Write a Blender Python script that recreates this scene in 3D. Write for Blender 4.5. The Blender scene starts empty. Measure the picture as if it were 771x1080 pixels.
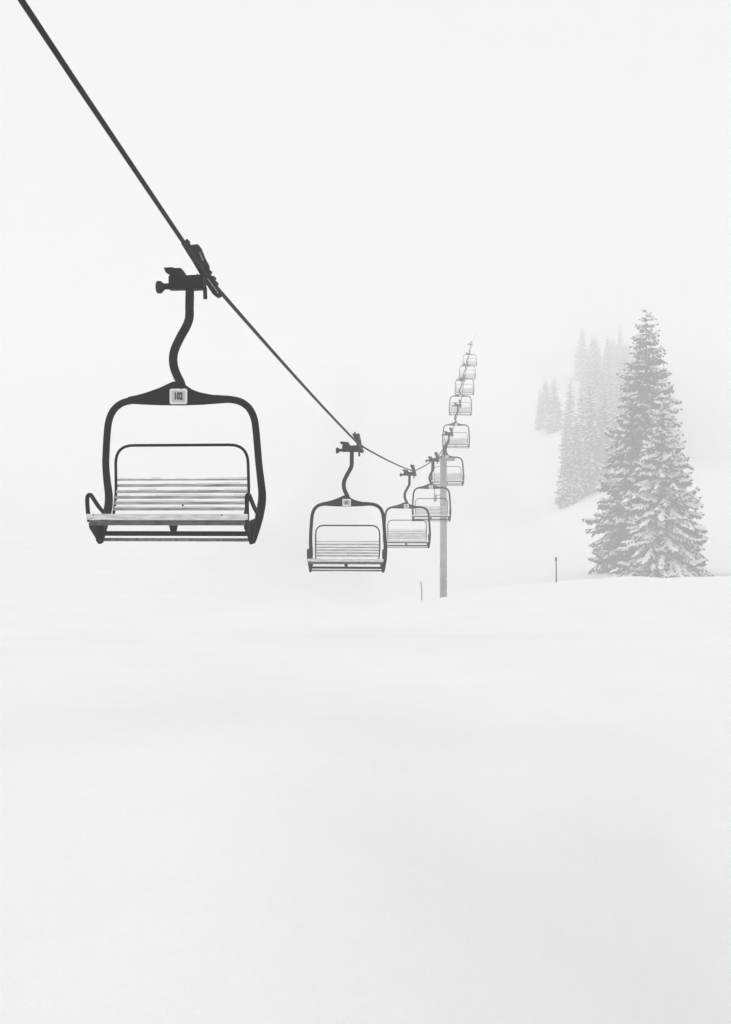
import bpy, bmesh, math, random
import numpy as np
from mathutils import Vector, Matrix, noise

random.seed(7)
PI = math.pi
scene = bpy.context.scene
COL = scene.collection

# ------------------------------------------------------------------ helpers
def tag(o, label=None, cat=None, group=None, kind=None):
    if label: o['label'] = label
    if cat: o['category'] = cat
    if group: o['group'] = group
    if kind: o['kind'] = kind
    return o

def link(o, parent=None):
    COL.objects.link(o)
    if parent is not None:
        o.parent = parent
    return o

def empty(name, loc, rz=0.0):
    o = bpy.data.objects.new(name, None)
    o.empty_display_size = 0.3
    o.location = loc
    o.rotation_euler = (0, 0, rz)
    return link(o)

def obj_bm(name, bm, mat, parent=None, smooth=False):
    bmesh.ops.recalc_face_normals(bm, faces=bm.faces[:])
    me = bpy.data.meshes.new(name)
    bm.to_mesh(me)
    bm.free()
    me.materials.append(mat)
    if smooth:
        for p in me.polygons:
            p.use_smooth = True
    return link(bpy.data.objects.new(name, me), parent)

def mesh_obj(name, me, parent=None):
    return link(bpy.data.objects.new(name, me), parent)

def np_mesh(name, verts, faces, mat, smooth=False):
    """faces: (n,k) int array"""
    me = bpy.data.meshes.new(name)
    verts = np.asarray(verts, dtype=np.float32)
    faces = np.asarray(faces, dtype=np.int32)
    n, k = faces.shape
    me.vertices.add(len(verts)); me.vertices.foreach_set('co', verts.ravel())
    me.loops.add(n * k); me.loops.foreach_set('vertex_index', faces.ravel())
    me.polygons.add(n)
    me.polygons.foreach_set('loop_start', np.arange(0, n * k, k, dtype=np.int32))
    if smooth:
        me.polygons.foreach_set('use_smooth', np.ones(n, dtype=bool))
    me.update(calc_edges=True)
    me.materials.append(mat)
    return me

def round_path(pts, r, seg=5):
    """fillet the corners of a polyline"""
    P = [Vector(p) for p in pts]
    out = [P[0]]
    for i in range(1, len(P) - 1):
        a, b, c = P[i - 1], P[i], P[i + 1]
        ra = min(r, (a - b).length * .45, (c - b).length * .45)
        s = b + (a - b).normalized() * ra
        e = b + (c - b).normalized() * ra
        for k in range(seg + 1):
            t = k / seg
            out.append((1 - t) ** 2 * s + 2 * t * (1 - t) * b + t * t * e)
    out.append(P[-1])
    return out

def tube(bm, pts, r, seg=12, caps=True, flat=1.0):
    """swept tube along pts; r number or list"""
    P = [Vector(p) for p in pts]
    n = len(P)
    rr = r if isinstance(r, (list, tuple)) else [r] * n
    T = []
    for i in range(n):
        a = P[max(0, i - 1)]; b = P[min(n - 1, i + 1)]
        T.append((b - a).normalized())
    up = Vector((0, 0, 1)) if abs(T[0].z) < .9 else Vector((0, 1, 0))
    N = (up - T[0] * up.dot(T[0])).normalized()
    rings = []
    for i in range(n):
        N = (N - T[i] * N.dot(T[i])).normalized()
        B = T[i].cross(N)
        ring = []
        for k in range(seg):
            a = 2 * PI * k / seg
            ring.append(bm.verts.new(P[i] + (N * math.cos(a) + B * math.sin(a) * flat) * rr[i]))
        rings.append(ring)
    for i in range(n - 1):
        for k in range(seg):
            f = bm.faces.new((rings[i][k], rings[i][(k + 1) % seg], rings[i + 1][(k + 1) % seg], rings[i + 1][k]))
            f.smooth = True
    if caps:
        bm.faces.new(rings[0][::-1]); bm.faces.new(rings[-1])

def smooth_path(pts, sub=6):
    """Catmull-Rom"""
    P = [Vector(p) for p in pts]
    out = []
    for i in range(len(P) - 1):
        p0 = P[max(0, i - 1)]; p1 = P[i]; p2 = P[i + 1]; p3 = P[min(len(P) - 1, i + 2)]
        for k in range(sub):
            t = k / sub
            out.append(.5 * ((2 * p1) + (-p0 + p2) * t + (2 * p0 - 5 * p1 + 4 * p2 - p3) * t * t + (-p0 + 3 * p1 - 3 * p2 + p3) * t ** 3))
    out.append(P[-1])
    return out

def box(bm, c, s, rot=None, bev=0.0):
    m = Matrix.Translation(c)
    if rot is not None:
        m = m @ rot
    r = bmesh.ops.create_cube(bm, size=1.0, matrix=m @ Matrix.Diagonal((s[0], s[1], s[2], 1)))
    if bev > 0:
        es = set()
        for v in r['verts']:
            es.update(v.link_edges)
        bmesh.ops.bevel(bm, geom=list(es), offset=bev, segments=2, affect='EDGES', profile=.6)

def prism(bm, pts, thick, normal=(0, 1, 0)):
    """closed polygon (3d points) extruded +-thick/2 along normal"""
    nrm = Vector(normal)
    a = [bm.verts.new(Vector(p) - nrm * thick / 2) for p in pts]
    b = [bm.verts.new(Vector(p) + nrm * thick / 2) for p in pts]
    bm.faces.new(a); bm.faces.new(b[::-1])
    n = len(pts)
    for i in range(n):
        bm.faces.new((a[i], b[i], b[(i + 1) % n], a[(i + 1) % n]))

def cyl(bm, a, b, r, seg=20):
    tube(bm, [a, b], r, seg)

# ------------------------------------------------------------------ materials (a black and white photograph: neutral greys)
def mat(name, col, rough=.6, metal=0.0, var=0.0, scale=8.0, bump=0.0, bscale=40.0, spec=.5, stretch=None, darks=None):
    m = bpy.data.materials.new(name); m.use_nodes = True
    nt = m.node_tree; N = nt.nodes; L = nt.links
    b = N['Principled BSDF']
    b.inputs['Roughness'].default_value = rough
    b.inputs['Metallic'].default_value = metal
    b.inputs['Specular IOR Level'].default_value = spec
    tc = N.new('ShaderNodeTexCoord')
    mp = N.new('ShaderNodeMapping'); L.new(tc.outputs['Object'], mp.inputs['Vector'])
    if stretch: mp.inputs['Scale'].default_value = stretch
    ns = N.new('ShaderNodeTexNoise'); ns.inputs['Scale'].default_value = scale
    ns.inputs['Detail'].default_value = 5
    L.new(mp.outputs['Vector'], ns.inputs['Vector'])
    cr = N.new('ShaderNodeValToRGB')
    lo = max(0, col * (1 - var)); hi = min(.92, col * (1 + var))
    cr.color_ramp.elements[0].position = .3; cr.color_ramp.elements[1].position = .7
    cr.color_ramp.elements[0].color = (lo, lo, lo, 1); cr.color_ramp.elements[1].color = (hi, hi, hi, 1)
    L.new(ns.outputs['Fac'], cr.inputs['Fac'])
    L.new(cr.outputs['Color'], b.inputs['Base Color'])
    if bump > 0:
        n2 = N.new('ShaderNodeTexNoise'); n2.inputs['Scale'].default_value = bscale; n2.inputs['Detail'].default_value = 6
        L.new(mp.outputs['Vector'], n2.inputs['Vector'])
        bp = N.new('ShaderNodeBump'); bp.inputs['Strength'].default_value = bump; bp.inputs['Distance'].default_value = .02
        L.new(n2.outputs['Fac'], bp.inputs['Height']); L.new(bp.outputs['Normal'], b.inputs['Normal'])
    return m

M_black = mat('black_paint', .003, .6, 0, .3, 14, .15, 60, spec=.06)
M_steel = mat('dark_steel', .008, .5, 0, .5, 18, .2, 60, spec=.1)
M_rope = mat('wire_rope', .005, .6, 0, .4, 20, spec=.08)
M_slat = mat('weathered_slat', .42, .75, 0, .5, 3.5, .2, 50, spec=.2, stretch=(1, 6, 9))
M_seat = mat('snow_dusted_board', .68, .8, 0, .25, 6, .3, 70, spec=.2, stretch=(1, 5, 5))
M_edge = mat('dark_board_edge', .10, .8, 0, .6, 9, .2, 70, spec=.2, stretch=(1, 4, 4))
M_bar = mat('frosted_bar', .22, .7, 0, .45, 25, .2, 80, spec=.2)
M_white = mat('plate_white', .80, .5, 0, .03, 5)
M_plate = mat('plate_grey', .52, .5, 0, .05, 5)
M_ink = mat('plate_ink', .02, .6)
M_snowlump = mat('settled_snow', .87, .85, 0, .02, 6, .3, 30, spec=.1)
M_mast = mat('galvanised_mast', .36, .6, 0, .22, 1.6, .1, 20, spec=.3)
M_needle = mat('fir_needles', .035, .8, 0, .5, 2.0, spec=.1)
M_treesnow = mat('bough_snow', .88, .9, 0, .03, 3, spec=.05)
M_bark = mat('fir_bark', .07, .9, 0, .4, 6, .4, 20, spec=.1)
M_pole = mat('marker_pole', .05, .6, 0, .3, 8)
M_bamboo = mat('bamboo', .24, .6, 0, .3, 8)

def snow_ground():
    m = bpy.data.materials.new('snow_field'); m.use_nodes = True
    nt = m.node_tree; N = nt.nodes; L = nt.links
    b = N['Principled BSDF']
    b.inputs['Roughness'].default_value = .9
    b.inputs['Specular IOR Level'].default_value = .1
    tc = N.new('ShaderNodeTexCoord')
    n1 = N.new('ShaderNodeTexNoise'); n1.inputs['Scale'].default_value = .35; n1.inputs['Detail'].default_value = 6
    n1.inputs['Roughness'].default_value = .55
    L.new(tc.outputs['Object'], n1.inputs['Vector'])
    cr = N.new('ShaderNodeValToRGB')
    cr.color_ramp.elements[0].position = .3; cr.color_ramp.elements[1].position = .7
    cr.color_ramp.elements[0].color = (.875, .875, .875, 1); cr.color_ramp.elements[1].color = (.905, .905, .905, 1)
    L.new(n1.outputs['Fac'], cr.inputs['Fac']); L.new(cr.outputs['Color'], b.inputs['Base Color'])
    # wind-packed crust: stretched soft ripples plus fine grain
    mp = N.new('ShaderNodeMapping'); mp.inputs['Scale'].default_value = (.5, 1.3, 1); mp.inputs['Rotation'].default_value = (0, 0, .5)
    L.new(tc.outputs['Object'], mp.inputs['Vector'])
    n2 = N.new('ShaderNodeTexNoise'); n2.inputs['Scale'].default_value = 1.6; n2.inputs['Detail'].default_value = 7
    L.new(mp.outputs['Vector'], n2.inputs['Vector'])
    n3 = N.new('ShaderNodeTexNoise'); n3.inputs['Scale'].default_value = 38; n3.inputs['Detail'].default_value = 4
    L.new(tc.outputs['Object'], n3.inputs['Vector'])
    b1 = N.new('ShaderNodeBump'); b1.inputs['Strength'].default_value = .5; b1.inputs['Distance'].default_value = .10
    L.new(n2.outputs['Fac'], b1.inputs['Height'])
    b2 = N.new('ShaderNodeBump'); b2.inputs['Strength'].default_value = .4; b2.inputs['Distance'].default_value = .012
    L.new(n3.outputs['Fac'], b2.inputs['Height']); L.new(b1.outputs['Normal'], b2.inputs['Normal'])
    L.new(b2.outputs['Normal'], b.inputs['Normal'])
    return m
M_snow = snow_ground()

# ------------------------------------------------------------------ terrain
PY = [-160, 0, 20, 40, 60, 68, 78, 100, 125, 160, 200, 250, 300, 350, 430, 520, 640, 800, 1000]
PZ = [-1.0, -1.95, -2.5, -3.2, -4.10, -4.55, -5.5, -7.4, -8.6, -8.4, -4.5, -1.2, 8.0, 18, 36, 56, 76, 90, 94]
# smooth the profile
_yy = np.linspace(-160, 1000, 2321)
_zz = np.interp(_yy, PY, PZ)
_k = np.exp(-.5 * (np.arange(-24, 25) / 7.0) ** 2); _k /= _k.sum()
_zz = np.convolve(np.pad(_zz, 24, mode='edge'), _k, mode='valid')

def sstep(a, b, x):
    t = np.clip((x - a) / (b - a), 0, 1)
    return t * t * (3 - 2 * t)

def ground(x, y):
    x = np.asarray(x, dtype=float); y = np.asarray(y, dtype=float)
    z = np.interp(y, _yy, _zz)
    cw = sstep(18, 60, y) * (1 - sstep(90, 130, y))
    z = z + cw * (.85 * np.tanh((x - 4.2) / 5.0))
    # left of the lift line there is no crest: the slope runs on and climbs
    lw = 1 - sstep(-14, 2, x)
    z = z + lw * sstep(50, 130, y) * 7.5 * (1 - sstep(150, 330, y) * .3)
    # bank rising towards the wood on the right, far slope
    z = z + sstep(150, 230, y) * np.clip(x - 34, 0, 26) * .42
    # long swells
    z = z + .10 * np.sin(x * .21 + 1.0) * np.sin(y * .17 + .4) * sstep(10, 40, y)
    z = z + .9 * np.sin(x * .035 + 2) * np.sin(y * .027) * sstep(90, 180, y)
    z = z + .05 * np.sin(x * .9 + .3 * y) * sstep(4, 9, y) * (1 - sstep(18, 40, y))
    # shallow wind scoop in the near snow, lower right
    z = z - 3.6 * sstep(-.9, 6.5, x) * np.exp(-((y - 6.0) / 5.2) ** 2)
    z = z + .07 * np.sin(1.7 * x + .8 * y) * np.sin(1.1 * y - .6 * x + 1) * sstep(-1.5, 1.5, x) * sstep(3, 6, y) * (1 - sstep(12, 22, y))
    # drift the firs stand on, and small drifts along the crest
    z = z + 1.15 * np.exp(-(((x - 34) / 15) ** 2 + ((y - 148) / 16) ** 2))
    z = z + (.07 * np.sin(x * 1.1) + .05 * np.sin(x * 2.3 + 1.3)) * np.exp(-((y - 64) / 7) ** 2) * sstep(6, 12, x)
    z = z + .16 * np.exp(-(((x + .6) / 1.6) ** 2 + ((y - 9.5) / 4.5) ** 2))
    return z

def gz(x, y):
    return float(ground(x, y))

def axis(breaks):
    out = []
    for a, b, s in breaks:
        out += list(np.arange(a, b, s))
    out.append(breaks[-1][1])
    return np.array(out)

gx = axis([(-700, -200, 20), (-200, -60, 6), (-60, -15, 1.5), (-15, 15, .3), (15, 60, 1.5), (60, 200, 6), (200, 700, 20)])
gy = axis([(-150, -10, 7), (-10, 3, .6), (3, 16, .25), (16, 40, .6), (40, 100, 1.2), (100, 260, 4), (260, 980, 15)])
GX, GY = np.meshgrid(gx, gy)
GZ = ground(GX, GY)
nx, ny = len(gx), len(gy)
V = np.stack([GX.ravel(), GY.ravel(), GZ.ravel()], 1)
ii, jj = np.meshgrid(np.arange(nx - 1), np.arange(ny - 1))
a = (jj * nx + ii).ravel()
F = np.stack([a, a + 1, a + 1 + nx, a + nx], 1)
gmesh = np_mesh('ground', V, F, M_snow, smooth=True)
tag(mesh_obj('ground', gmesh), kind='structure')

# ------------------------------------------------------------------ haul cable
ROPE = [(-60, -9.83, 15.3), (9.67, -2.306, 3.42), (14.0, -1.838, 2.724), (29.6, -.153, 1.63), (49.0, 1.94, 1.63), (59.0, 3.46, 2.61),
        (64.0, 4.18, 3.52), (70.0, 4.94, 4.56), (84.0, 6.52, 7.42), (101, 8.15, 11.0), (120, 10.0, 14.5), (140, 11.94, 18.2), (162, 14.07, 22.3), (300, 27.2, 44), (420, 39, 63)]
def rope_x(y):
    return float(np.interp(y, [p[0] for p in ROPE], [p[1] for p in ROPE]))
def rope_z(y):
    return float(np.interp(y, [p[0] for p in ROPE], [p[2] for p in ROPE]))
pts = []
for i in range(len(ROPE) - 1):
    (y0, _, z0), (y1, _, z1) = ROPE[i], ROPE[i + 1]
    n = 8
    for k in range(n):
        t = k / n; y = y0 + (y1 - y0) * t
        sag = 0 if y1 <= 14 else -.006 * min(y1 - y0, 20) * 4 * t * (1 - t) * .5
        pts.append((rope_x(y), y, z0 + (z1 - z0) * t + sag))
pts.append((rope_x(420), 420, 63))
bm = bmesh.new(); tube(bm, pts, .024, 8)
tag(obj_bm('haul_cable', bm, M_rope, smooth=True), 'black steel haul cable carrying every chair, running from upper left up into the fog', 'cable')

# ------------------------------------------------------------------ chair (origin on the cable, +y away from the viewer)
THETA = math.atan(.108)
XC = -.278           # centre line of the bench frame
def gp(u, v, e=0.0):  # outline of the grip, metres
    return (((155 + u / 8.567) - 215.6) / 92.14 - .239 * e, e, -((245 + v / 8.567) - 289) / 92.14 + .195 * e)

def bars_mesh(name, n):
    bm = bmesh.new()
    for k in range(n):
        box(bm, ((k - (n - 1) / 2) * .03, 0, 0), (.017, .004, .07))
    me = bpy.data.meshes.new(name); bm.to_mesh(me); bm.free(); me.materials.append(M_ink)
    return me

def text_mesh(s, size):
    cu = bpy.data.curves.new('digits', 'FONT'); cu.body = s; cu.size = size
    cu.align_x = 'CENTER'; cu.align_y = 'CENTER'; cu.extrude = .002; cu.offset = .0045
    o = bpy.data.objects.new('tmp', cu); COL.objects.link(o)
    dg = bpy.context.evaluated_depsgraph_get()
    me = bpy.data.meshes.new_from_object(o.evaluated_get(dg), depsgraph=dg)
    bpy.data.objects.remove(o)
    me.name = 'digits'
    me.materials.clear(); me.materials.append(M_ink)
    me.transform(Matrix.Rotation(PI / 2, 4, 'X') @ Matrix.Diagonal((.62, 1, 1, 1)))
    return me

def make_chair():
    root = empty('chairlift_chair', (0, 0, 0))
    # --- grip
    bm = bmesh.new()
    cyl(bm, gp(105, 482), gp(345, 482), .036)
    prism(bm, [gp(*q) for q in [(150, 320), (235, 318), (248, 326), (305, 326), (350, 392), (350, 452), (345, 515), (195, 515), (195, 400), (212, 382), (168, 364)]], .12)
    prism(bm, [gp(*q) for q in [(338, 396), (455, 392), (462, 384), (478, 392), (520, 398), (520, 500), (500, 516), (338, 520)]], .14)
    grip = obj_bm('grip', bm, M_black, root)
    bm = bmesh.new()
    c0 = Vector(gp(75, 488)); c1 = Vector(gp(118, 488))
    tube(bm, [c0, c0 + (c1 - c0) * .15, c0 + (c1 - c0) * .85, c1, Vector(gp(140, 488))], [.064, .072, .072, .066, .040], 24)
    obj_bm('spring_cap', bm, M_steel, grip, True)
    bm = bmesh.new()
    cyl(bm, gp(520, 500), gp(523, 602), .024, 12)
    obj_bm('guide_pin', bm, M_steel, grip)
    # jaw lying along the cable
    def je(q, s=.55):
        t = ((q[0] - 500) * .56 + (q[1] - 350) * .83) / 300
        return gp(q[0], q[1], max(-1, min(1, t)) * s)
    bm = bmesh.new()
    prism(bm, [je(q) for q in [(318, 118), (352, 108), (500, 330), (682, 556), (668, 590), (635, 600), (600, 572), (500, 420), (420, 280)]], .09)
    obj_bm('cable_jaw', bm, M_black, grip)
    bm = bmesh.new()
    prism(bm, [je(q) for q in [(346, 118), (356, 82), (368, 74), (382, 86), (386, 118), (402, 126), (462, 120), (486, 150), (520, 235), (556, 300), (560, 340), (582, 362), (566, 384), (600, 404), (598, 420), (640, 456), (640, 480), (622, 488), (560, 410), (440, 260)]], .07)
    prism(bm, [je(q) for q in [(555, 330), (578, 350), (570, 372), (548, 360)]], .11)
    prism(bm, [je(q) for q in [(600, 400), (618, 408), (612, 428), (596, 420)]], .11)
    obj_bm('jaw_cover', bm, M_steel, grip)
    bm = bmesh.new()
    p0 = Vector(je((462, 300))); p1 = Vector(je((655, 565)))
    off = Vector((0, -.055, 0))
    tube(bm, [p0 + off, p1 + off], .008, 8)
    p0 = Vector(je((478, 190))); p1 = Vector(je((510, 262)))
    tube(bm, [p0 + off * .8, p1 + off * .8], .010, 8)
    obj_bm('jaw_rail', bm, M_bar, grip)
    # --- hanger
    bm = bmesh.new()
    hp = smooth_path([(-.177, 0, -.06), (-.177, 0, -.18), (-.180, 0, -.36), (-.183, 0, -.50), (-.222, 0, -.605), (-.285, 0, -.715), (-.350, 0, -.850), (-.372, 0, -.955), (-.362, 0, -1.06), (-.325, 0, -1.16), (-.285, 0, -1.24), (-.262, 0, -1.32)], 5)
    tube(bm, hp, .050, 16)
    obj_bm('hanger', bm, M_black, root, True)
    # --- bail frame: two bent side arms and the centre gusset
    for s in (-1, 1):
        bm = bmesh.new()
        ap = [(.40, 0, -1.425), (.58, 0, -1.440), (.70, 0, -1.470), (.795, 0, -1.545), (.850, .0, -1.66), (.872, .0, -1.80), (.888, .01, -2.0), (.900, .03, -2.18),
              (.908, .10, -2.36), (.910, .17, -2.52), (.905, .14, -2.66), (.898, .00, -2.83), (.885, -.16, -3.0), (.880, -.22, -3.06)]
        P = smooth_path([(XC + s * x, y, z) for x, y, z in ap], 4)
        n = len(P)
        rr = [.041 if i < n * .55 else .041 + .008 * min(1, (i / n - .55) * 5) for i in range(n)]
        for i in range(n - 10, n): rr[i] *= 1 - .5 * (i - (n - 10)) / 10
        tube(bm, P, rr, 14)
        obj_bm('side_arm', bm, M_black, root, True)
    bm = bmesh.new()
    gpts = [(-.62, -1.40), (-.525, -1.383), (-.40, -1.352), (-.25, -1.300), (-.10, -1.232), (-.06, -1.226), (-.02, -1.245), (.02, -1.24), (.07, -1.29), (.125, -1.325), (.22, -1.355), (.35, -1.382), (.50, -1.402), (.62, -1.41),
            (.62, -1.475), (.497, -1.478), (.25, -1.494), (0, -1.500), (-.25, -1.496), (-.45, -1.486), (-.62, -1.475)]
    prism(bm, [(XC + x, 0, z) for x, z in gpts], .062)
    bmesh.ops.bevel(bm, geom=[e for e in bm.edges if abs(e.verts[0].co.y - e.verts[1].co.y) < 1e-5], offset=.006, segments=2, affect='EDGES', profile=.5)
    obj_bm('gusset_plate', bm, M_black, root)
    # number plate
    bm = bmesh.new()
    box(bm, (XC - .02, -.042, -1.402), (.204, .012, .176))
    es = [e for e in bm.edges if abs(e.verts[0].co.y - e.verts[1].co.y) > .005]
    bmesh.ops.bevel(bm, geom=es, offset=.022, segments=4, affect='EDGES', profile=.5)
    pl = obj_bm('number_plate', bm, M_white, root)
    bm = bmesh.new()
    box(bm, (XC - .02, -.0495, -1.402), (.158, .004, .130))
    es = [e for e in bm.edges if abs(e.verts[0].co.y - e.verts[1].co.y) > .002]
    bmesh.ops.bevel(bm, geom=es, offset=.012, segments=3, affect='EDGES', profile=.5)
    obj_bm('plate_panel', bm, M_plate, pl)
    # --- back hoop
    bm = bmesh.new()
    hw = .782
    hpts = [(-hw + .02, -.13, -2.79), (-hw, .045, -2.55), (-hw + .008, .0, -1.957), (hw - .008, .0, -1.957), (hw, .045, -2.55), (hw - .02, -.13, -2.79)]
    tube(bm, round_path([(XC + x, y, z) for x, y, z in hpts], .21, 8), .0165, 10)
    obj_bm('back_hoop', bm, M_black, root, True)
    # --- backrest slats (one part)
    zs = [-2.352, -2.418, -2.490, -2.556, -2.622, -2.690]
    bm = bmesh.new(); bs = bmesh.new()
    rnd = random.Random(3)
    for k, z in enumerate(zs):
        t = k / 5
        y = .062 - .16 * t ** 1.5
        h = .016 if k == 0 else .031
        box(bm, (XC, y, z), (hw * 2 - .02, .022, h), Matrix.Rotation(.22, 4, 'X'), .003)
        # ragged line of snow along the slat's top edge
        xx = -hw + .03
        while xx < hw - .05:
            l = rnd.uniform(.06, .28)
            if rnd.random() < .80:
                l2 = min(l, hw - .02 - xx); hh = rnd.uniform(.010, .024)
                box(bs, (XC + xx + l2 / 2, y - .002, z + h / 2 + hh / 2 - .002), (l2, .020, hh), None, .003)
            xx += l + .004
    back = obj_bm('backrest', bm, M_slat, root)
    obj_bm('snow_line', bs, M_snowlump, back)
    bm = bmesh.new()
    box(bm, (XC + .012, .018, -2.655), (.020, .012, .11), Matrix.Rotation(.3, 4, 'Y'), .003)
    obj_bm('centre_strut', bm, M_steel, back)
    # --- seat: cross slats with rolled front board
    bm = bmesh.new(); bs = bmesh.new()
    sw = .905
    for k in range(6):
        t = k / 5
        y = -.16 - .40 * t
        z = -2.795 + .030 * t
        w = .80 + (sw - .80) * t
        box(bm, (XC, y, z), (2 * w, .062, .022), Matrix.Rotation(-.06, 4, 'X'), .004)
        if k < 5:
            xx = -w + .01
            while xx < w - .05:
                l = min(rnd.uniform(.1, .5), w - .01 - xx)
                if rnd.random() < .75:
                    hh = rnd.uniform(.008, .018)
                    box(bs, (XC + xx + l / 2, y, z + .011 + hh / 2 - .002), (l, .054, hh), None, .004)
                xx += l + .006
    box(bm, (XC, -.622, -2.777), (2 * sw, .03, .066), None, .010)
    seat = obj_bm('seat', bm, M_seat, root)
    obj_bm('seat_snow', bs, M_snowlump, seat)
    bm = bmesh.new()
    box(bm, (XC, -.60, -2.842), (2 * sw - .06, .03, .058), None, .006)
    obj_bm('front_rail', bm, M_edge, seat)
    for x in (-.82, .62):
        bm = bmesh.new()
        cyl(bm, (XC + x, -.634, -2.757), (XC + x, -.641, -2.757), .008, 10)
        obj_bm('bolt', bm, M_steel, seat)
    # --- armrests
    for s in (-1, 1):
        bm = bmesh.new()
        q = [(.895, .02, -2.76), (.895, -.24, -2.665), (.895, -.52, -2.525), (.895, -.635, -2.55), (.895, -.615, -2.70), (.888, -.58, -2.83)]
        tube(bm, round_path([(XC + s * x, y, z) for x, y, z in q], .09, 5), .0235, 12)
        obj_bm('armrest', bm, M_black, root, True)
    # --- end brackets below the seat
    for s in (-1, 1):
        bm = bmesh.new()
        prism(bm, [(XC + s * .872, -.60, -2.845), (XC + s * .872, -.02, -2.80), (XC + s * .872, -.02, -2.87), (XC + s * .872, -.20, -3.075), (XC + s * .872, -.28, -3.085), (XC + s * .872, -.36, -3.02), (XC + s * .872, -.58, -2.90)], .035, (1, 0, 0))
        prism(bm, [(XC + s * .93, -.30, -2.86), (XC + s * .80, -.30, -2.86), (XC + s * .815, -.30, -2.93), (XC + s * .860, -.30, -3.06), (XC + s * .895, -.30, -3.06)], .05)
        obj_bm('end_bracket', bm, M_black, root)
    # --- cross beam, foot bar, centre clamp
    bm = bmesh.new()
    box(bm, (XC, -.30, -2.966), (1.74, .05, .054), None, .008)
    prism(bm, [(XC - .055, -.30, -2.875), (XC + .035, -.30, -2.875), (XC + .02, -.30, -2.95), (XC - .035, -.30, -2.95)], .05)
    obj_bm('cross_beam', bm, M_black, root)
    bm = bmesh.new()
    cyl(bm, (XC - .85, -.20, -3.038), (XC + .86, -.20, -3.038), .019, 12)
    obj_bm('foot_bar', bm, M_bar, root)
    return root, pl

def children(o):
    return [c for c in bpy.data.objects if c.parent == o]

def copy_tree(o, parent=None):
    c = o.copy(); COL.objects.link(c)
    c.parent = parent
    for ch in children(o):
        copy_tree(ch, c)
    return c

proto, plate0 = make_chair()
kids_lbl = ["nearest and largest black chair, number plate reading 102, at the left of the view",
            "second chair up the cable, dark, between the plate 102 chair and the tower",
            "third chair up the cable, mid grey, just left of the lift tower",
            "fourth chair up the cable, pale grey, hanging directly in front of the lift tower mast",
            "fifth chair up the cable, first one past the lift tower mast",
            "sixth chair up the cable, second one past the lift tower mast",
            "seventh chair up the cable, faint grey, fourth from the top",
            "eighth chair up the cable, faint grey, third from the top",
            "ninth chair up the cable, very faint, second from the top",
            "topmost chair on the cable, last one before the fog closes"]
CY = [14.0, 29.6, 49.0, 59.0, 70.0, 84.0, 101, 120, 140, 162]
roots = [proto]
for i in range(1, len(CY)):
    roots.append(copy_tree(proto))
rnd = random.Random(11)
for i, (r, y) in enumerate(zip(roots, CY)):
    r.location = (rope_x(y), y, rope_z(y))
    r.rotation_euler = (0 if i == 0 else rnd.uniform(-.02, .02), 0 if i == 0 else rnd.uniform(-.015, .015), -THETA + (0 if i == 0 else rnd.uniform(-.05, .05)))
    tag(r, kids_lbl[i], 'chairlift chair', 'chairs hanging from the haul cable')
dm = text_mesh('102', .112)
d = mesh_obj('digits', dm, plate0); d.location = (XC - .02, -.0545, -1.402)
for i, nb in ((1, 3), (2, 1)):
    p = [c for c in roots[i].children if c.name.startswith('number_plate')][0]
    d = mesh_obj('digits', bars_mesh('digits', nb), p); d.location = (XC - .02, -.0555, -1.402)

# ------------------------------------------------------------------ lift tower
TY = 64.0
TX = (467.2 - 385) / 1290 * TY
TB = gz(TX, TY)
root = empty('lift_tower', (TX, TY, TB), -THETA)
tag(root, 'pale grey steel lift tower standing on the snow crest behind the fourth chair', 'lift tower')
H = 2.68 - TB
bm = bmesh.new()
tube(bm, [(0, 0, -.6), (0, 0, H)], [.190, .172], 24)
mast = obj_bm('mast', bm, M_mast, root, True)
for z in (1.55, 5.2):
    bm = bmesh.new()
    tube(bm, [(0, 0, z), (0, 0, z + .05)], .205, 24)
    obj_bm('flange', bm, M_mast, mast)
for z, s in ((.95, 1), (2.45, -1), (.35, 1)):
    bm = bmesh.new()
    box(bm, (s * .18, -.05, z), (.05, .16, .12), None, .02)
    obj_bm('snow_patch', bm, M_snowlump, mast)
bm = bmesh.new()
box(bm, (.05, 0, H + .07), (1.1, .20, .16), None, .02)
obj_bm('crossarm', bm, M_mast, root)
rx = (rope_x(TY) - TX)
bm = bmesh.new()
box(bm, (rx - .12, 0, H + .50), (.05, 3.2, .12), Matrix.Rotation(.17, 4, 'X'), .01)
box(bm, (rx - .12, 0, H + .28), (.08, .2, .42), None, .01)
sh = obj_bm('sheave_frame', bm, M_mast, root)
for k in range(4):
    bm = bmesh.new()
    y = -1.35 + .9 * k
    z = rope_z(TY + y) - .024 - .16 - TB
    cyl(bm, (rx - .05, y, z), (rx + .05, y, z), .16, 20)
    obj_bm('sheave', bm, M_steel, sh, True)
bm = bmesh.new()
box(bm, (-.42, -.1, H - 1.95), (.16, .16, .38), None, .02)
box(bm, (-.46, -.1, H - 1.45), (.05, .05, .95), None, .005)
box(bm, (-.28, -.1, H - 1.80), (.22, .05, .05), None, .005)
obj_bm('signal_box', bm, M_mast, root)

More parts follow.
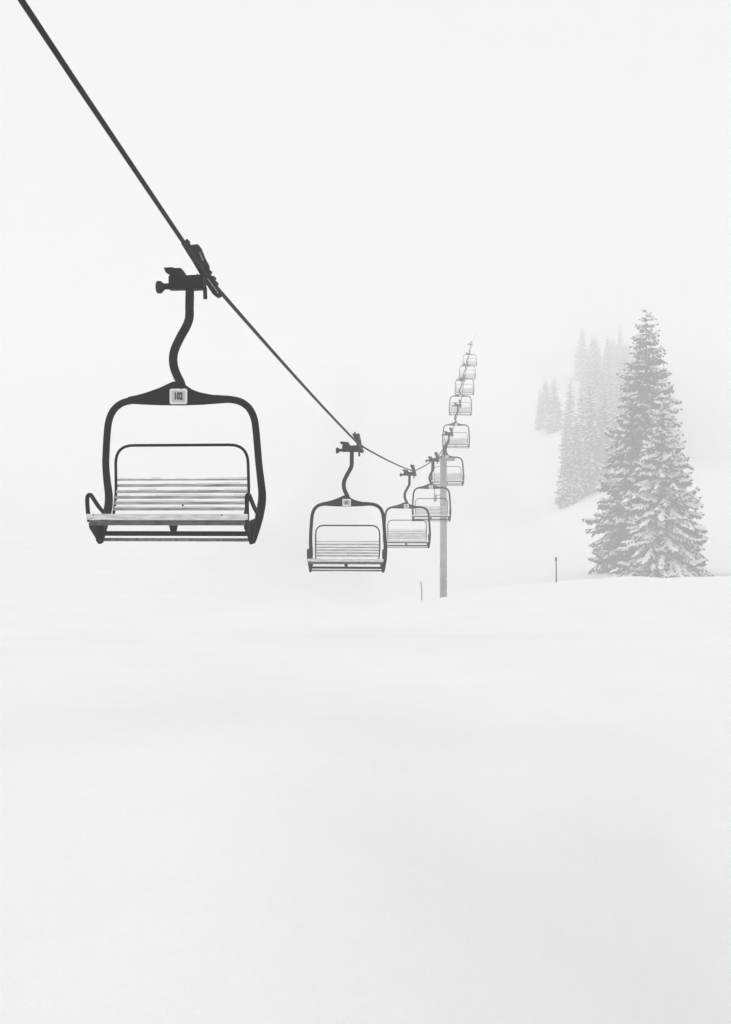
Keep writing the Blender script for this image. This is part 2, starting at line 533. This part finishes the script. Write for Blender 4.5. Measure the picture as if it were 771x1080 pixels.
# ------------------------------------------------------------------ marker poles
def marker(px, Y, top_y, name, m, r, lab, knob):
    x = (px - 385) / 1290 * Y
    z = gz(x, Y)
    zt = (540 - top_y) / 1290 * Y
    rt = empty(name, (x, Y, z))
    bm = bmesh.new()
    tube(bm, [(0, 0, -.4), (.0, 0, (zt - z) * .6), (-.015 if knob else -.05, 0, zt - z)], [r, r * .95, r * .85], 10)
    obj_bm('shaft', bm, m, rt, True)
    if knob:
        bm = bmesh.new()
        tube(bm, [(-.015, 0, zt - z - .16), (-.015, 0, zt - z - .13), (-.015, 0, zt - z + .02), (-.015, 0, zt - z + .05)], [.03, .055, .055, .02], 12)
        obj_bm('cap', bm, m, rt, True)
    tag(rt, lab, 'marker pole', 'piste marker poles')
marker(586.2, 66.0, 588.5, 'marker_pole', M_pole, .034, 'dark marker pole with a thick cap on the snow crest left of the firs', True)
marker(444.3, 64.5, 613, 'marker_pole', M_bamboo, .034, 'thin pale marker pole leaning slightly, on the snow left of the lift tower', False)

# ------------------------------------------------------------------ snow-laden firs
def fir_meshes(H, R, nbr, seed, snow=.8, step=.42, tw=1.0, pillow=.6):
    rg = np.random.default_rng(seed)
    dv, df, sv, sf = [], [], [], []
    nd = ns = 0
    golden = 2.39996
    def snowlump(a0, m, e, side, w, hh):
        nonlocal ns
        b = ns
        up = np.array([0, 0, hh])
        sv.extend([a0, m + side * w - up * .25, e, m - side * w - up * .25, m + up, (a0 + m) / 2 + up * .85 + side * w * .2, (e + m) / 2 + up * .75])
        sf.extend([(b, b + 1, b + 5), (b + 1, b + 4, b + 5), (b + 1, b + 6, b + 4), (b + 1, b + 2, b + 6), (b + 2, b + 3, b + 6), (b + 3, b + 4, b + 6), (b + 3, b + 5, b + 4), (b + 3, b, b + 5)])
        ns += 7
    for i in range(nbr):
        u = (i + rg.random() * .9) / nbr
        h = 1 - (1 - u) ** .66 * .985       # more, longer boughs low down
        h = min(.985, max(.012, h + rg.normal() * .006))
        az = i * golden + rg.normal() * .5
        prof = (1 - h) ** .78 * min(1, .56 + h * 4.2)
        L = R * prof * (rg.uniform(.62, 1.0) if rg.random() < .8 else rg.uniform(1.0, 1.20 if h > .15 else 1.06)) + .22
        z0 = H * h
        up = .50 * h ** 1.3 - .30 + rg.normal() * .06
        droop = rg.uniform(.35, .75) * (1 - .6 * h)
        tipup = rg.uniform(.10, .38)
        o = np.array([math.cos(az), math.sin(az), 0.]); s = np.array([-math.sin(az), math.cos(az), 0.])
        n = max(3, int(L / step))
        bend = rg.normal() * .14
        def P(t):
            return o * (L * t) + s * (bend * L * t * t) + np.array([0, 0, z0 + L * (up * t - droop * t * t + tipup * t ** 4)])
        load = snow * rg.uniform(.35, 1.2)
        # the woody bough itself
        m_ = 5
        for k in range(m_):
            q0 = P(k / m_); q1 = P((k + 1) / m_)
            w0 = .055 * (1 - k / m_) + .03; w1 = .055 * (1 - (k + 1) / m_) + .03
            b = nd
            dv += [q0 + [0, 0, w0], q1 + [0, 0, w1], q1 - [0, 0, w1], q0 - [0, 0, w0], q0 + s * w0, q1 + s * w1, q1 - s * w1, q0 - s * w0]
            df += [(b, b + 1, b + 2, b + 3), (b + 4, b + 5, b + 6, b + 7)]
            nd += 8
        for k in range(n + 1):
            t = .10 + .90 * k / n
            p = P(t); d = P(min(1.02, t + .05)) - P(t - .05); d /= np.linalg.norm(d)
            sides = (-1, 1) if k < n else (0,)
            for sd in sides:
                wl = (L * .26 * max(0, 1 - t) ** .6 * min(1, .45 + t * 1.6) + .34) * rg.uniform(.6, 1.25) * tw * (1 - .55 * h ** 5)
                if sd == 0: wl = max(.45, wl * 1.1)
                dd = d * (.85 if sd else 1) + s * sd * .80 + np.array([0, 0, -.22 + rg.normal() * .14])
                dd /= np.linalg.norm(dd)
                side = np.cross(dd, [0, 0, 1]); side /= (np.linalg.norm(side) + 1e-6)
                e = p + dd * wl + np.array([0, 0, -.12 * wl])
                mid = p + dd * wl * .5
                w = rg.uniform(.11, .20) * (.7 + .3 * wl) * tw
                hang = rg.uniform(.22, .50) * (.6 + .4 * wl) * tw * min(1, .3 + L / 3.5)
                b = nd
                dv += [p, mid + side * w - [0, 0, .06], e, mid - side * w - [0, 0, .06], p + [0, 0, .02], mid * .6 + e * .4 + [0, 0, .01], e + [0, 0, -.03], mid + side * w * .3 + [0, 0, -hang]]
                df += [(b, b + 1, b + 2, b + 3), (b + 4, b + 5, b + 6, b + 7)]
                nd += 8
                if rg.random() < load:
                    hh = rg.uniform(.05, .15) * (.7 + .3 * wl)
                    m2 = p + dd * wl * rg.uniform(.4, .6)
                    snowlump(p - dd * .06, m2, p + dd * wl * rg.uniform(.75, 1.0) + [0, 0, -.05 * wl], side, w * rg.uniform(.6, 1.1), hh)
            # heavy pillow riding on the bough itself
            if rg.random() < pillow * load and k > 0:
                pl = rg.uniform(.45, 1.05) * tw * (.5 + .5 * min(1, L / 4))
                sd_ = np.cross(d, [0, 0, 1]); sd_ /= (np.linalg.norm(sd_) + 1e-6)
                snowlump(p - d * pl * .5, p + [0, 0, .03], p + d * pl * .6, sd_, rg.uniform(.16, .34) * tw * (.5 + .5 * min(1, L / 4)), rg.uniform(.12, .30) * tw)
    # inner core of dead twigs so the trunk line is not see-through
    cm = np_mesh('crown', np.array(dv), np.array(df), M_needle)
    sm = np_mesh('bough_snow', np.array(sv), np.array(sf), M_treesnow, smooth=True)
    bm = bmesh.new()
    tube(bm, [(0, 0, -.8), (.02, 0, H * .25), (0, .03, H * .6), (0, 0, H * .985)], [H * .0145, H * .012, H * .007, .02], 10)
    bmesh.ops.recalc_face_normals(bm, faces=bm.faces[:])
    tm = bpy.data.meshes.new('trunk'); bm.to_mesh(tm); bm.free(); tm.materials.append(M_bark)
    return tm, cm, sm

def place_fir(meshes, x, y, sc, rz, label, group, sxy=1.0, dz=0.0):
    rt = empty('fir_tree', (x, y, gz(x, y) + dz), rz)
    rt.scale = (sc * sxy, sc * sxy, sc)
    t = mesh_obj('trunk', meshes[0], rt)
    c = mesh_obj('crown', meshes[1], rt)
    mesh_obj('bough_snow', meshes[2], c)
    return tag(rt, label, 'fir tree', group)

def at(px, Y):
    return (px - 385) / 1290 * Y

GRP = 'snow covered fir trees at the edge of the piste'
big = fir_meshes(32.6, 7.5, 560, 5, .5, .46, 1.2, .55)
front = fir_meshes(21.5, 5.4, 330, 9, 1.1, .44, 1.2, 1.0)
place_fir(big, at(681, 150), 150, 1.0, .6, 'tallest fir tree, grey and frosted, rising behind the whiter fir at the right', GRP, dz=-.2)
place_fir(front, at(698, 140), 140, 1.0, 2.0, 'shorter fir tree thick with fresh snow, in front of the tallest fir', GRP, dz=-.2)

v1 = fir_meshes(24, 4.3, 190, 21, .75, .6, 1.5)
v2 = fir_meshes(26, 3.4, 190, 22, .75, .6, 1.5)
v3 = fir_meshes(21, 4.6, 170, 23, .8, .6, 1.5)
var = [v1, v2, v3]
G2 = 'hazy fir trees in the wood up the slope'
named = [(596, 246, 1, .66, 'hazy fir at the left foot of the near wood, nearest the open piste'),
         (607, 248, 0, .72, 'hazy fir second from the left in the near wood'),
         (622, 250, 1, .90, 'slim pointed hazy fir rising above its neighbours in the near wood'),
         (636, 252, 0, .80, 'hazy fir just left of the tallest fir, partly hidden by it'),
         (614, 285, 2, .80, 'broad faint fir behind the slim pointed one'),
         (601, 305, 1, .70, 'faint fir behind the left foot of the near wood'),
         (569, 345, 1, .46, 'small faint fir standing apart at the far left tip of the wood'),
         (575, 356, 0, .52, 'faint fir just right of the small one at the far tip of the wood'),
         (584, 335, 2, .70, 'faint fir between the far tip of the wood and the near wood')]
for px, Y, k, sc, lb in named:
    place_fir(var[k], at(px, Y), Y, sc, px * 1.7, lb, G2)
rnd = random.Random(5)
def edge(y):
    return float(np.interp(y, [120, 150, 215, 250, 330, 380, 600], [44, 44, 48, 50, 60, 66, 100]))
deep = []
tries = 0
while len(deep) < 62 and tries < 6000:
    tries += 1
    q = rnd.random()
    y = rnd.uniform(345, 440) if q < .5 else (rnd.uniform(262, 345) if q < .85 else rnd.uniform(185, 250)); x = edge(y) + 2 + rnd.random() ** 1.4 * 85
    if x / y > (.245 if y < 345 else .228) or (y < 250 and x / y < .225): continue
    if any((x - a) ** 2 + (y - b) ** 2 < 30 for a, b in deep): continue
    deep.append((x, y))
for x, y in deep:
    place_fir(rnd.choice(var), x, y, rnd.uniform(.6, .8) if y < 345 else rnd.uniform(.5, .8), rnd.uniform(0, 6), 'hazy fir within the mass of trees behind the front rows of the wood', 'firs deep in the fog')

# ------------------------------------------------------------------ haze
HAZE_DENSITY = .0042
ztop = max(float(GZ.max()), 96) + 3
zbot = float(GZ.min()) - 1.2
bm = bmesh.new()
box(bm, (0, 415, (ztop + zbot) / 2), (1420, 1150, ztop - zbot))
m = bpy.data.materials.new('haze_air'); m.use_nodes = True
nt = m.node_tree; nt.nodes.clear()
out = nt.nodes.new('ShaderNodeOutputMaterial'); pv = nt.nodes.new('ShaderNodeVolumePrincipled')
pv.inputs['Color'].default_value = (.999, .999, .999, 1)
pv.inputs['Density'].default_value = HAZE_DENSITY
pv.inputs['Anisotropy'].default_value = 0.0
nt.links.new(pv.outputs['Volume'], out.inputs['Volume'])
tag(obj_bm('haze', bm, m), kind='stuff')

# ------------------------------------------------------------------ sky, sun
SUN_EL, SUN_AZ = math.radians(32), math.radians(-80)   # azimuth from +y towards +x
w = bpy.data.worlds.new('World'); scene.world = w; w.use_nodes = True
nt = w.node_tree; N = nt.nodes; L = nt.links
bg = N['Background']
sky = N.new('ShaderNodeTexSky'); sky.sky_type = 'NISHITA'; sky.sun_disc = False
sky.sun_elevation = SUN_EL; sky.sun_rotation = SUN_AZ
sky.dust_density = 6; sky.air_density = 1.0; sky.ozone_density = 1
hs = N.new('ShaderNodeHueSaturation'); hs.inputs['Saturation'].default_value = 0
L.new(sky.outputs['Color'], hs.inputs['Color'])
mx = N.new('ShaderNodeMixRGB'); mx.inputs['Fac'].default_value = .88      # even cloud deck over the clear sky
mx.inputs['Color2'].default_value = (8.8, 8.8, 8.8, 1)
L.new(hs.outputs['Color'], mx.inputs['Color1']); L.new(mx.outputs['Color'], bg.inputs['Color'])
bg.inputs['Strength'].default_value = .135
sun = bpy.data.lights.new('sun', 'SUN'); sun.energy = 1.6; sun.angle = math.radians(25); sun.color = (1, 1, 1)
so = bpy.data.objects.new('sun', sun); COL.objects.link(so)
dv = Vector((math.sin(SUN_AZ) * math.cos(SUN_EL), math.cos(SUN_AZ) * math.cos(SUN_EL), math.sin(SUN_EL)))
so.rotation_euler = dv.to_track_quat('Z', 'Y').to_euler()
so.location = dv * 50

# ------------------------------------------------------------------ camera
cd = bpy.data.cameras.new('camera'); cam = bpy.data.objects.new('camera', cd); COL.objects.link(cam)
cd.sensor_fit = 'VERTICAL'; cd.sensor_height = 36; cd.sensor_width = 36 * 731 / 1024
cd.lens = 36 * 1290 / 1080
cd.clip_start = .1; cd.clip_end = 5000
cam.location = (0, 0, 0); cam.rotation_euler = (PI / 2, 0, 0)
scene.camera = cam

vs = scene.view_settings
vs.view_transform = 'Standard'; vs.look = 'None'; vs.gamma = 1; vs.exposure = -.39
scene.render.film_transparent = False
cy = scene.cycles
cy.max_bounces = 8; cy.diffuse_bounces = 3; cy.volume_bounces = 5; cy.glossy_bounces = 2; cy.transparent_max_bounces = 8
cy.use_denoising = True
